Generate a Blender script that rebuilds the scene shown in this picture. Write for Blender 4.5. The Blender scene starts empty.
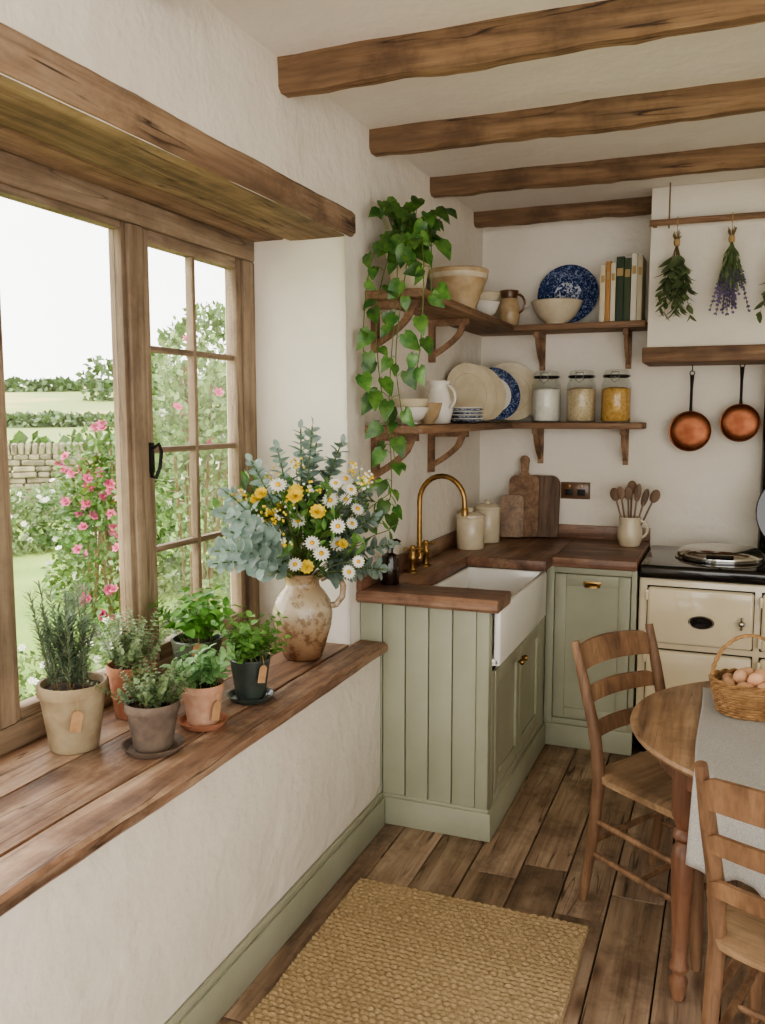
import bpy,bmesh,math,random
from mathutils import Vector as V, Matrix, Euler, noise
R=random.Random(7)
pi=math.pi
def lin(h):
    h=h.lstrip('#'); o=[]
    for i in (0,2,4):
        c=int(h[i:i+2],16)/255
        o.append(c/12.92 if c<=.04045 else ((c+.055)/1.055)**2.4)
    return (o[0],o[1],o[2],1)
# ---------------- materials ----------------
def base(name):
    m=bpy.data.materials.new(name); m.use_nodes=True
    return m,m.node_tree,m.node_tree.nodes['Principled BSDF']
def N(nt,t,**k):
    n=nt.nodes.new(t)
    for a,v in k.items(): setattr(n,a,v)
    return n
def ramp(nt,cols,pos=None):
    r=N(nt,'ShaderNodeValToRGB'); e=r.color_ramp.elements
    n=len(cols)
    if pos is None: pos=[i/(n-1) for i in range(n)]
    e[0].position=pos[0]; e[0].color=cols[0]; e[1].position=pos[-1]; e[1].color=cols[-1]
    for i in range(1,n-1):
        x=e.new(pos[i]); x.color=cols[i]
    return r
def coords(nt,scale=(1,1,1),island=False):
    tc=N(nt,'ShaderNodeTexCoord'); mp=N(nt,'ShaderNodeMapping'); mp.inputs['Scale'].default_value=scale
    nt.links.new(tc.outputs['Object'],mp.inputs['Vector'])
    if island:
        g=N(nt,'ShaderNodeNewGeometry'); mu=N(nt,'ShaderNodeMath',operation='MULTIPLY'); mu.inputs[1].default_value=37
        nt.links.new(g.outputs['Random Per Island'],mu.inputs[0]); cb=N(nt,'ShaderNodeCombineXYZ')
        for i in range(3): nt.links.new(mu.outputs[0],cb.inputs[i])
        nt.links.new(cb.outputs[0],mp.inputs['Location'])
    return mp.outputs['Vector']
def noi(nt,vec,scale,detail=4,rough=.55,dist=0):
    n=N(nt,'ShaderNodeTexNoise'); n.inputs['Scale'].default_value=scale; n.inputs['Detail'].default_value=detail
    n.inputs['Roughness'].default_value=rough; n.inputs['Distortion'].default_value=dist
    nt.links.new(vec,n.inputs['Vector']); return n.outputs['Fac']
def mix(nt,a,b,f,mode='MIX'):
    m=N(nt,'ShaderNodeMix',data_type='RGBA',blend_type=mode)
    if isinstance(f,(int,float)): m.inputs['Factor'].default_value=f
    else: nt.links.new(f,m.inputs['Factor'])
    for s,x in ((6,a),(7,b)):
        if isinstance(x,tuple): m.inputs[s].default_value=x
        else: nt.links.new(x,m.inputs[s])
    return m.outputs[2]
def bump(nt,bs,h,strength,dist=.01):
    b=N(nt,'ShaderNodeBump'); b.inputs['Strength'].default_value=strength; b.inputs['Distance'].default_value=dist
    nt.links.new(h,b.inputs['Height']); nt.links.new(b.outputs[0],bs.inputs['Normal'])
def pm(name,c1,c2=None,scale=8,rough=.6,metal=0,bmp=0,bscale=60,island=0,transl=0,stretch=(1,1,1),lo=.35,hi=.65,spec=.5,coat=0,bdist=.01):
    m,nt,bs=base(name); c1=lin(c1); c2=lin(c2) if c2 else c1
    v=coords(nt,stretch)
    r=ramp(nt,[c1,c2],[lo,hi]); nt.links.new(noi(nt,v,scale),r.inputs[0]); col=r.outputs[0]
    if island:
        g=N(nt,'ShaderNodeNewGeometry'); rr=ramp(nt,[(1-island,)*3+(1,),(1+island*.6,)*3+(1,)])
        nt.links.new(g.outputs['Random Per Island'],rr.inputs[0]); col=mix(nt,col,rr.outputs[0],1.0,'MULTIPLY')
    nt.links.new(col,bs.inputs['Base Color'])
    bs.inputs['Roughness'].default_value=rough; bs.inputs['Metallic'].default_value=metal
    bs.inputs['Specular IOR Level'].default_value=spec; bs.inputs['Coat Weight'].default_value=coat
    if bmp: bump(nt,bs,noi(nt,v,bscale,3),bmp,bdist)
    if transl:
        t=N(nt,'ShaderNodeBsdfTranslucent'); nt.links.new(col,t.inputs[0]); mx=N(nt,'ShaderNodeMixShader'); mx.inputs[0].default_value=transl
        nt.links.new(bs.outputs[0],mx.inputs[1]); nt.links.new(t.outputs[0],mx.inputs[2])
        nt.links.new(mx.outputs[0],nt.nodes['Material Output'].inputs[0])
    return m
def wood(name,cd,cm,cl,axis='x',rough=.5,island=False,sc=1,stain=.35,bmp=.25,coat=0,grain=.5,crack=.5,knots=.6,sat=.78,val=1.04,worn=0):
    m,nt,bs=base(name)
    i='xyz'.index(axis)
    s=[9*sc]*3; s[i]=.8*sc; s2=[70*sc]*3; s2[i]=2.5*sc; s4=[16*sc]*3; s4[i]=.9*sc; s5=[7*sc]*3; s5[i]=2.6*sc
    v=coords(nt,tuple(s),island); v2=coords(nt,tuple(s2),island); v3=coords(nt,(1,1,1),island)
    r=ramp(nt,[lin(cd),lin(cm),lin(cl)],[.3,.5,.72]); nt.links.new(noi(nt,v,1,5,.6,.8),r.inputs[0])
    f=noi(nt,v2,1,4,.6,.2); gr=ramp(nt,[(.5,.47,.44,1),(1.1,1.08,1.06,1)],[.3,.6]); nt.links.new(f,gr.inputs[0])
    c=r.outputs[0]
    if worn:
        s6=[6]*3; s6[i]=2.2
        wr=ramp(nt,[(0,0,0,1),(worn,)*3+(1,)],[.5,.68]); nt.links.new(noi(nt,coords(nt,tuple(s6),island),1,7,.7,.3),wr.inputs[0]); c=mix(nt,c,lin('#C9B091'),wr.outputs[0])
    c=mix(nt,c,gr.outputs[0],grain,'MULTIPLY')
    st=ramp(nt,[(.42,.37,.33,1),(1,1,1,1)],[.33,.52]); nt.links.new(noi(nt,v3,6*sc,6,.68),st.inputs[0])
    c=mix(nt,c,st.outputs[0],stain,'MULTIPLY')
    h=f
    if crack:
        ck=ramp(nt,[(1,1,1,1),(1,1,1,1),(.15,.11,.08,1),(1,1,1,1),(1,1,1,1)],[0,.485,.5,.515,1]); nt.links.new(noi(nt,coords(nt,tuple(s4),island),1,2,.5,.3),ck.inputs[0])
        mk=ramp(nt,[(0,0,0,1),(crack,)*3+(1,)],[.44,.54]); nt.links.new(noi(nt,v3,3,2),mk.inputs[0])
        c=mix(nt,c,ck.outputs[0],mk.outputs[0],'MULTIPLY')
    if knots:
        vo=N(nt,'ShaderNodeTexVoronoi'); nt.links.new(coords(nt,tuple(s5),island),vo.inputs['Vector']); vo.inputs['Scale'].default_value=.8
        kr=ramp(nt,[(.22,.15,.1,1),(.6,.5,.42,1),(1,1,1,1)],[.03,.09,.17]); nt.links.new(vo.outputs['Distance'],kr.inputs[0]); c=mix(nt,c,kr.outputs[0],knots,'MULTIPLY')
    if island:
        g=N(nt,'ShaderNodeNewGeometry'); rr=ramp(nt,[(.84,.83,.82,1),(1.1,1.09,1.08,1)])
        nt.links.new(g.outputs['Random Per Island'],rr.inputs[0]); c=mix(nt,c,rr.outputs[0],1.0,'MULTIPLY')
    hs=N(nt,'ShaderNodeHueSaturation'); hs.inputs['Saturation'].default_value=sat; hs.inputs['Value'].default_value=val; nt.links.new(c,hs.inputs['Color']); c=hs.outputs[0]
    nt.links.new(c,bs.inputs['Base Color']); bs.inputs['Coat Weight'].default_value=coat
    rg=N(nt,'ShaderNodeMapRange'); rg.inputs[3].default_value=rough-.1; rg.inputs[4].default_value=rough+.18; nt.links.new(noi(nt,v3,9,4),rg.inputs[0]); nt.links.new(rg.outputs[0],bs.inputs['Roughness'])
    bs.inputs['Coat Roughness'].default_value=.25
    bump(nt,bs,h,bmp,.004)
    return m
def plaster(name,c1,c2,st=.75):
    m,nt,bs=base(name); v=coords(nt)
    r=ramp(nt,[lin(c1),lin(c2)],[.3,.7]); nt.links.new(noi(nt,v,1.6,6,.6),r.inputs[0]); nt.links.new(r.outputs[0],bs.inputs['Base Color'])
    bs.inputs['Roughness'].default_value=.92; bs.inputs['Specular IOR Level'].default_value=.2
    a=N(nt,'ShaderNodeMath',operation='MULTIPLY_ADD'); a.inputs[1].default_value=.1
    a2=N(nt,'ShaderNodeMath',operation='MULTIPLY_ADD'); a2.inputs[1].default_value=.32
    nt.links.new(noi(nt,v,45,4),a.inputs[0]); nt.links.new(a2.outputs[0],a.inputs[2])
    nt.links.new(noi(nt,v,13,3,.5),a2.inputs[0]); nt.links.new(noi(nt,v,3.5,3,.5,.3),a2.inputs[2])
    bump(nt,bs,a.outputs[0],st,.03); return m
def thin_glass(name,f=.07,tint=(1,1,1,1)):
    m,nt,bs=base(name); nt.nodes.remove(bs)
    t=N(nt,'ShaderNodeBsdfTransparent'); t.inputs[0].default_value=tint
    g=N(nt,'ShaderNodeBsdfGlossy'); g.inputs['Roughness'].default_value=.02
    lw=N(nt,'ShaderNodeLayerWeight'); lw.inputs[0].default_value=.25
    mu=N(nt,'ShaderNodeMath',operation='MULTIPLY_ADD'); mu.inputs[1].default_value=.35; mu.inputs[2].default_value=f*.3
    nt.links.new(lw.outputs['Facing'],mu.inputs[0])
    x=N(nt,'ShaderNodeMixShader'); nt.links.new(mu.outputs[0],x.inputs[0])
    nt.links.new(t.outputs[0],x.inputs[1]); nt.links.new(g.outputs[0],x.inputs[2]); nt.links.new(x.outputs[0],nt.nodes['Material Output'].inputs[0])
    return m
def patterned(name,c1,c2,scale=40,thr=.5,rough=.2):
    m,nt,bs=base(name); v=coords(nt)
    r=ramp(nt,[lin(c1),lin(c2)],[thr-.03,thr+.03]); nt.links.new(noi(nt,v,scale,3,.6,1.5),r.inputs[0])
    nt.links.new(r.outputs[0],bs.inputs['Base Color']); bs.inputs['Roughness'].default_value=rough; return m

M_wall=plaster('plaster_wall','#E4DCCD','#F0EADE'); M_ceil=plaster('plaster_ceiling','#EBE5D9','#F3EEE4',.35)
M_beam=wood('oak_beam','#5C4229','#8E6B44','#B29062','x',.75,stain=.65,bmp=.9,sc=.9,crack=1,sat=.84)
M_beamy=wood('oak_lintel','#5E462E','#8C6A47','#AE8C62','y',.75,stain=.6,bmp=.9,sc=.9,crack=1,sat=.8,worn=.3)
M_win=wood('window_oak','#6A5642','#927A5E','#B39B7C','z',.65,stain=.4,knots=.3,sat=.85,worn=.3)
M_winy=wood('window_oak_rail','#6A5642','#927A5E','#B39B7C','y',.65,stain=.4,knots=.3,sat=.85,worn=.3)
M_sill=wood('sill_oak','#5E4230','#936D50','#BE9D7C','y',.48,island=True,stain=.8,bmp=.6,coat=.04,crack=.9,knots=.8,sat=.86,val=1.1,worn=.6)
M_floor=wood('floor_oak','#6A503A','#9A7C5D','#BB9F80','y',.55,island=True,stain=.75,bmp=.6,crack=.9,knots=.9,sat=.8,val=1.02,worn=.4)
M_shelf=wood('shelf_oak','#624429','#8D6742','#B08B62','y',.6,stain=.45,sat=.85)
M_shelfx=wood('shelf_oak_x','#624429','#8D6742','#B08B62','x',.6,stain=.45,sat=.85)
M_ctr=wood('counter_walnut','#55382A','#80583F','#A67E5E','x',.4,stain=.75,coat=.1,sc=.8,sat=.88,worn=.35)
M_ctry=wood('counter_walnut_y','#55382A','#80583F','#A67E5E','y',.4,stain=.75,coat=.1,sc=.8,sat=.88,worn=.35)
M_chair=wood('chair_elm','#5E4023','#845C34','#A27A4C','z',.5,stain=.45,knots=.2,crack=.3,sat=.82)
M_seat=wood('chair_seat','#765733','#9A774C','#B7956A','x',.62,stain=.4,knots=.2,crack=.3,sat=.82)
M_table=wood('table_pine','#6C4B2A','#987144','#B89264','y',.45,stain=.6,coat=.05,sat=.82,worn=.25)
M_tleg=wood('table_leg','#52321A','#76492A','#946540','z',.45,stain=.4,coat=.08,knots=.3,crack=.3,sat=.85)
M_board=wood('board_wood','#4E3624','#755537','#977552','z',.55,stain=.3)
M_spoon=wood('spoon_wood','#5E4229','#8C6B48','#B08E68','z',.6,stain=.2,knots=0,crack=0)
M_sage=pm('sage_paint','#9D9E88','#A8A994',3,.5,bmp=.1,bscale=40)
M_groove=pm('sage_groove','#6F715E',rough=.7)
M_ceramic=pm('white_fireclay','#F0EEE8','#F5F3EE',3,.12,coat=.4)
M_brass=pm('aged_brass','#8F7248','#AD8C5A',30,.32,1)
M_chrome=pm('chrome','#C9C7C2',rough=.12,metal=1)
M_copper=pm('copper','#70432F','#926046',12,.36,1)
M_iron=pm('black_iron','#1D1B1A','#292624',30,.5,.4,bmp=.1)
M_aga=pm('cream_enamel','#DDCFAF','#E3D6B9',3,.15,coat=.6)
M_black=pm('black_enamel','#141313','#1C1A19',5,.16,coat=.5)
M_cream=pm('cream_glaze','#CFC1A3','#DCD0B6',14,.25,bmp=.05,coat=.3)
M_white=pm('white_glaze','#E5E0D4','#EEEAE0',8,.2,coat=.3)
M_tanst=pm('tan_stoneware','#B0966F','#C6AF8B',18,.35,coat=.2)
M_brownst=pm('brown_stoneware','#5A3E28','#7A5638',10,.3,coat=.3)
M_blue=patterned('blue_willow','#2C3F6B','#C8CFDA',45,.52)
M_blue2=patterned('blue_plate_dark','#22335C','#8192B4',60,.56)
M_terra=pm('terracotta','#9C6448','#B98468',14,.85,bmp=.2,bscale=60)
M_terra2=pm('terracotta_pale','#B08468','#C8A58C',14,.85,bmp=.2)
M_beigepot=pm('beige_pot','#948064','#B5A587',9,.8,bmp=.2)
M_greypot=pm('brown_grey_pot','#5E5046','#7C6C5E',16,.8,bmp=.3)
M_greenpot=pm('green_glaze_pot','#4A5244','#6C7260',12,.35,bmp=.1,coat=.3)
M_darkpot=pm('dark_green_pot','#2E3833','#475049',12,.35,coat=.3)
M_soil=pm('soil','#2B1E15','#45321F',60,.95,bmp=.8)
M_stem=pm('green_stem','#5D6B35','#74824A',30,.6)
M_woodstem=pm('woody_stem','#6B5A3C','#7E6C4A',30,.7)
def leafm(n,a,b,i=.35,t=.3,r=.45): return pm(n,a,b,25,r,island=i,transl=t)
L_rose=leafm('rosemary_leaf','#7A8F72','#9CAF92',.3)
L_thyme=leafm('thyme_leaf','#859C70','#A8BA90',.3)
L_oreg=leafm('oregano_leaf','#70875A','#97AC7E',.3)
L_basil=leafm('basil_leaf','#568E3C','#86BA58',.3)
L_sage=leafm('sage_leaf','#79A768','#A6CC92',.3)
L_mint=leafm('mint_leaf','#629246','#8EBA64',.3)
L_poth=leafm('pothos_leaf','#33612C','#688F44',.4,.2,.3)
L_euc=leafm('eucalyptus_leaf','#7E978C','#A9BBB0',.25,.25)
L_dark=leafm('dark_leaf','#4A6E38','#688C50',.4)
L_gard=leafm('garden_leaf','#4A6A33','#73924C',.45,.3)
L_gard2=leafm('garden_leaf_pale','#64824A','#93A972',.4,.3)
L_hedge=leafm('hedge_leaf','#4F6840','#6A8252',.35,.15)
L_dry=leafm('bay_leaf','#657850','#8A9A6E',.35,.2)
P_white=pm('white_petal','#F4F2EA',rough=.6,transl=.25); P_yel=pm('yellow_petal','#EFCB38','#F8E26E',30,.6,transl=.2)
P_pink=pm('pink_petal','#C44878','#DE7A9E',3,.6,island=.2,transl=.25); P_lav=pm('lavender','#6A5A86','#8C7AA6',30,.8,island=.3)
P_cen=pm('daisy_centre','#D9A11C','#E8B830',60,.8)
M_gold=pm('string','#B59A6A',rough=.9); M_card=pm('kraft_tag','#A8825C','#BC9670',30,.9)
M_glass=thin_glass('window_glass',.05); M_jar=thin_glass('jar_glass',.2,(.96,.98,.97,1))
M_flour=pm('flour','#EEE8DA','#F5F0E6',40,.95,bmp=.3); M_oats=pm('oats','#CDB48A','#E4D2AE',90,.9,bmp=.8,bscale=120)
M_pasta=pm('pasta','#C8964A','#E0B86C',60,.7,bmp=.9,bscale=70)
M_amber=pm('amber_bottle','#1F130C','#2A1A10',8,.12,coat=.5)
M_linen=pm('linen','#A5A39D','#B9B6AF',200,.9,bmp=.4,bscale=400)
M_wick=pm('wicker','#86623C','#A88256',40,.65,island=.25,bmp=.2)
M_egg=pm('egg_shell','#C0906E','#D6B090',3,.5,island=.3)
M_stone=pm('cotswold_stone','#7A705E','#A3987F',6,.95,island=.35,bmp=.8,bscale=15)
M_bounce_paving=pm('bounce_paving_stone','#8E8473','#ABA08C',3,.95,bmp=.5,bscale=12,island=.15)  # beige stone for the added paving that tempers green bounce light
M_lawn=pm('lawn','#68883C','#90A854',.7,.95,bmp=.6,bscale=60)
M_fields=pm('field_grass','#8A9A58','#B8AE72',.03,.95,lo=.46,hi=.54)
M_subfloor=pm('subfloor','#2A1D14',rough=.9)
M_jute=pm('jute','#97815F','#C2AA85',90,.95,bmp=.9,bscale=260,bdist=.004,lo=.3,hi=.7)

# ---------------- builder ----------------
class B:
    def __init__(s,name): s.n=name; s.v=[]; s.f=[]; s.mi=[]; s.sm=[]; s.mats=[]
    def m(s,mat):
        if mat not in s.mats: s.mats.append(mat)
        return s.mats.index(mat)
    def add(s,vs,fs,mat,smooth=False):
        o=len(s.v); s.v.extend([tuple(x) for x in vs]); k=s.m(mat)
        for f in fs: s.f.append([i+o for i in f]); s.mi.append(k); s.sm.append(smooth)
    def box(s,c,d,mat,bev=.003,rot=None,seg=2,smooth=False):
        bm=bmesh.new(); bmesh.ops.create_cube(bm,size=1)
        for v in bm.verts: v.co=V((v.co.x*d[0],v.co.y*d[1],v.co.z*d[2]))
        if bev: bmesh.ops.bevel(bm,geom=bm.edges[:],offset=min(bev,min(d)*.45),segments=seg,affect='EDGES',profile=.5)
        M=Matrix.Translation(V(c))
        if rot is not None: M=M@(rot if isinstance(rot,Matrix) else Euler(rot).to_matrix().to_4x4())
        bm.verts.index_update()
        s.add([M@v.co for v in bm.verts],[[v.index for v in f.verts] for f in bm.faces],mat,smooth); bm.free()
    def bb(s,x0,x1,y0,y1,z0,z1,mat,bev=.003,**k):
        s.box(((x0+x1)/2,(y0+y1)/2,(z0+z1)/2),(x1-x0,y1-y0,z1-z0),mat,bev,**k)
    def lathe(s,prof,c,mat,seg=32,M=None,smooth=True,sx=1,sy=1):
        T=Matrix.Translation(V(c))@(M if M else Matrix.Identity(4)); vs=[];fs=[]
        for r,z in prof:
            for i in range(seg):
                a=2*pi*i/seg; vs.append(T@V((r*math.cos(a)*sx,r*math.sin(a)*sy,z)))
        for j in range(len(prof)-1):
            for i in range(seg):
                k=(i+1)%seg; fs.append([j*seg+i,j*seg+k,(j+1)*seg+k,(j+1)*seg+i])
        s.add(vs,fs,mat,smooth)
    def tube(s,pts,rad,mat,seg=8,smooth=True):
        pts=[V(p) for p in pts]; n=len(pts)
        if isinstance(rad,(int,float)): rad=[rad]*n
        t=(pts[1]-pts[0]).normalized(); up=V((0,0,1)) if abs(t.z)<.9 else V((1,0,0)); x=t.cross(up).normalized()
        vs=[];fs=[]
        for i,p in enumerate(pts):
            t=(pts[min(i+1,n-1)]-pts[max(i-1,0)]).normalized()
            x=(x-t*x.dot(t)).normalized(); y=t.cross(x)
            for k in range(seg):
                a=2*pi*k/seg; vs.append(p+(x*math.cos(a)+y*math.sin(a))*rad[i])
        for j in range(n-1):
            for k in range(seg):
                l=(k+1)%seg; fs.append([j*seg+k,j*seg+l,(j+1)*seg+l,(j+1)*seg+k])
        fs.append(list(range(seg))[::-1]); fs.append([(n-1)*seg+k for k in range(seg)])
        s.add(vs,fs,mat,smooth)
    def ball(s,c,r,mat,seg=10,rings=6,M=None):
        if isinstance(r,(int,float)): r=(r,r,r)
        s.lathe([(max(1e-4,math.sin(pi*j/rings)),-math.cos(pi*j/rings)) for j in range(rings+1)],c,mat,seg,(M if M else Matrix.Identity(4))@Matrix.Diagonal((r[0],r[1],r[2],1)))
    def prism(s,poly,th,mat,M,smooth=False):
        n=len(poly); vs=[M@V((x,y,0)) for x,y in poly]+[M@V((x,y,th)) for x,y in poly]
        fs=[list(range(n))[::-1],[i+n for i in range(n)]]+[[i,(i+1)%n,(i+1)%n+n,i+n] for i in range(n)]
        s.add(vs,fs,mat,smooth)
    def leaf(s,p,d,n,L,W,mat,kind='oval',droop=.2,fold=.25):
        d=V(d).normalized(); sd=d.cross(V(n))
        if sd.length<1e-4: sd=d.cross(V((1,.1,0)))
        sd.normalize(); n=sd.cross(d).normalized()
        if kind=='q':
            s.add([p,p+d*L*.5+sd*W,p+d*L-n*L*droop,p+d*L*.5-sd*W],[[0,1,2,3]],mat,False); return
        if kind=='heart': mid=[0,.2,.5,.8,1.05]; side=[(-.14,.45),(.08,.92),(.42,.95),(.75,.5)]
        elif kind=='round': mid=[0,.25,.5,.8,1]; side=[(.05,.45),(.28,.95),(.6,.98),(.88,.55)]
        elif kind=='needle': 
            s.add([p-sd*W*.5,p+sd*W*.5,p+d*L*.6+sd*W*.6,p+d*L-n*L*droop*.4,p+d*L*.6-sd*W*.6],[[0,1,2,3,4]],mat,False); return
        else: mid=[0,.25,.5,.8,1]; side=[(.04,.2),(.28,.85),(.55,.95),(.82,.5)]
        def pt(t,w): return p+d*L*t-n*droop*L*t*t+sd*W*w+n*abs(w)*W*fold
        vs=[pt(t,0) for t in mid]+[pt(t,w) for t,w in side]+[pt(t,-w) for t,w in side]
        fs=[[0,5,6,1],[1,6,7,2],[2,7,8,3],[3,8,4],[0,1,10,9],[1,2,11,10],[2,3,12,11],[3,4,12]]
        s.add(vs,fs,mat,True)
    def timber(s,x0,x1,y0,y1,z0,z1,mat,axis,amp=.006,seg=36,rnd=.014):
        lo=V((x0,y0,z0)); hi=V((x1,y1,z1)); ai='xyz'.index(axis); o=[i for i in range(3) if i!=ai]
        a0,a1,b0,b1=lo[o[0]],hi[o[0]],lo[o[1]],hi[o[1]]; r=rnd; nn=4
        ring=[]
        def edge(p,q): 
            for i in range(nn): ring.append((p[0]+(q[0]-p[0])*i/nn,p[1]+(q[1]-p[1])*i/nn))
        edge((a0+r,b0),(a1-r,b0)); ring.append((a1-r,b0)); edge((a1,b0+r),(a1,b1-r)); ring.append((a1,b1-r)); edge((a1-r,b1),(a0+r,b1)); ring.append((a0+r,b1)); edge((a0,b1-r),(a0,b0+r)); ring.append((a0,b0+r))
        n=len(ring); vs=[];fs=[]
        for j in range(seg+1):
            t=lo[ai]+(hi[ai]-lo[ai])*j/seg
            for a,b in ring:
                p=V((0,0,0)); p[ai]=t; p[o[0]]=a; p[o[1]]=b
                q=noise.noise_vector(V((p.x*3,p.y*3,p.z*3)))*amp+noise.noise_vector(p*13)*amp*.45
                q[ai]=0; vs.append(p+q)
        for j in range(seg):
            for i in range(n):
                k=(i+1)%n; fs.append([j*n+i,j*n+k,(j+1)*n+k,(j+1)*n+i])
        fs.append(list(range(n))); fs.append([seg*n+i for i in range(n)])
        s.add(vs,fs,mat,True)
    def finish(s,loc=None,rotz=0,origin=True):
        me=bpy.data.meshes.new(s.n)
        if loc is None and origin and s.v:
            xs=[v[0] for v in s.v]; ys=[v[1] for v in s.v]; zs=[v[2] for v in s.v]
            c=((min(xs)+max(xs))/2,(min(ys)+max(ys))/2,min(zs)); s.v=[(v[0]-c[0],v[1]-c[1],v[2]-c[2]) for v in s.v]; loc=c
        me.from_pydata(s.v,[],s.f)
        for m in s.mats: me.materials.append(m)
        me.polygons.foreach_set('material_index',s.mi); me.polygons.foreach_set('use_smooth',s.sm); me.update()
        bm=bmesh.new(); bm.from_mesh(me)
        if len(bm.faces)<60000: bmesh.ops.recalc_face_normals(bm,faces=bm.faces[:])
        bm.to_mesh(me); bm.free()
        me.set_sharp_from_angle(angle=math.radians(42))
        o=bpy.data.objects.new(s.n,me); bpy.context.scene.collection.objects.link(o)
        o.location=loc or (0,0,0); o.rotation_euler=(0,0,rotz); return o
def align(n): return V((0,0,1)).rotation_difference(V(n).normalized()).to_matrix().to_4x4()
def rv():
    while True:
        v=V((R.uniform(-1,1),R.uniform(-1,1),R.uniform(-1,1)))
        if .05<v.length<1: return v.normalized()
YB=4.97; CZ=2.77; XW=-1.36
# ---------------- room shell ----------------
b=B('floor'); x=-1.95
while x<2.6:
    w=R.choice([.14,.165,.18]); y=-3+R.uniform(-1.5,0)
    while y<YB+.1:
        l=R.uniform(1.6,2.8); y1=min(y+l,YB+.1)
        if y1-y>.05: b.bb(x+.002,x+w-.002,max(y,-3),y1-.003,-.022,R.uniform(-.002,0),M_floor,.005)
        y=y+l
    x+=w
b.bb(-1.95,2.6,-3,YB+.1,-.06,-.0225,M_subfloor,0); b.finish()
def wall_left():
    bm=bmesh.new(); poly=[(-3,0),(.2,0),(.2,2.36),(3.07,2.36),(3.07,0),(YB+.15,0),(YB+.15,CZ+.1),(-3,CZ+.1)]
    a=[bm.verts.new((XW,y,z)) for y,z in poly]; c=[bm.verts.new((-1.9,y,z)) for y,z in poly]
    bm.faces.new(a); bm.faces.new(c[::-1]); n=len(poly)
    for i in range(n): bm.faces.new([a[i],c[i],c[(i+1)%n],a[(i+1)%n]])
    es=[e for e in bm.edges if all(abs(v.co.x-XW)<1e-5 for v in e.verts) and all(abs(v.co.y-3.07)<1e-5 or abs(v.co.y-.2)<1e-5 for v in e.verts)]
    bmesh.ops.bevel(bm,geom=es,offset=.035,segments=5,affect='EDGES',profile=.5)
    bmesh.ops.recalc_face_normals(bm,faces=bm.faces[:]); bm.verts.index_update()
    b=B('wall_left'); b.add([v.co.copy() for v in bm.verts],[[v.index for v in f.verts] for f in bm.faces],M_wall,False); bm.free(); b.finish()
    b=B('wall_left'); b.bb(-1.9,-1.262,-3,3.155,0,.72,M_wall,.012); b.finish()
wall_left()
b=B('wall_back'); b.bb(-1.9,2.5,YB,YB+.15,-.02,CZ+.1,M_wall,0); b.finish()
b=B('wall_right'); b.bb(2.4,2.55,1.2,YB,-.02,CZ+.1,M_wall,0); b.finish()
b=B('ceiling'); b.bb(-1.9,2.5,-2.4,YB+.15,CZ,CZ+.12,M_ceil,0); b.finish()
for yr in (1.87,2.61,3.36,4.11,4.86):
    b=B('ceiling_beam'); zb=2.67+(yr-2.6)*.012
    b.timber(XW-.02,2.41,yr-.085,yr,zb,CZ+.02,M_beam,'x',.012,90,.018); b.finish()
b=B('window_lintel'); b.timber(-1.62,XW+.022,.1,3.085,2.328,2.42,M_beamy,'y',.005,70)
b.timber(-1.84,-1.625,.1,3.075,2.335,2.43,M_beamy,'y',.004,40); b.finish()
b=B('window_sill')
b.bb(-1.84,-1.572,.2,3.068,.722,.76,M_sill,.004); b.bb(-1.567,XW-.003,.2,3.068,.722,.76,M_sill,.004)
b.timber(XW+.001,-1.232,-1,3.15,.718,.761,M_sill,'y',.0035,90,.01); b.finish()
b=B('baseboard_left'); b.bb(-1.261,-1.24,-3,3.14,0,.115,M_sage,.003); b.bb(-1.261,-1.246,-3,3.14,.115,.14,M_sage,.006); b.finish()
# ---------------- window ----------------
b=B('window_1'); fx0,fx1=-1.84,-1.76
b.bb(fx0,fx1,.2,3.068,2.255,2.335,M_winy,.006); b.bb(fx0,fx1,.2,3.068,.76,.83,M_winy,.006)
for y0,y1 in ((2.985,3.068),(2.29,2.365),(1.655,1.755),(1.0,1.12),(.2,.29)): b.bb(fx0,fx1,y0,y1,.83,2.255,M_win,.008)
def light(y0,y1,bars):
    x0,x1=-1.822,-1.772; s=.042 if bars else .022; z0,z1=.83,2.255
    b.bb(x0,x1,y0,y0+s,z0,z1,M_win,.005); b.bb(x0,x1,y1-s,y1,z0,z1,M_win,.005)
    b.bb(x0,x1,y0+s,y1-s,z1-s,z1,M_winy,.005); b.bb(x0,x1,y0+s,y1-s,z0,z0+s+.01,M_winy,.005)
    b.bb(-1.8,-1.797,y0+s,y1-s,z0+s,z1-s,M_glass,0)
    if bars:
        ym=(y0+y1)/2; b.bb(-1.812,-1.782,ym-.01,ym+.01,z0+s,z1-s,M_win,.003)
        for i in (1,2,3):
            zm=z0+s+(z1-z0-2*s)*i/4; b.bb(-1.812,-1.784,y0+s,y1-s,zm-.01,zm+.01,M_winy,.003)
light(2.365,2.985,True); light(1.755,2.29,False); light(1.12,1.655,False); light(.29,1.0,False)
b.finish()
b=B('window_latch'); b.bb(-1.772,-1.766,2.375,2.4,1.47,1.57,M_iron,.002)
b.tube([(-1.766,2.388,1.55),(-1.74,2.388,1.565),(-1.725,2.38,1.54),(-1.725,2.37,1.49),(-1.735,2.36,1.455),(-1.75,2.36,1.46),(-1.752,2.365,1.48)],.006,M_iron); b.finish()
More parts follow.
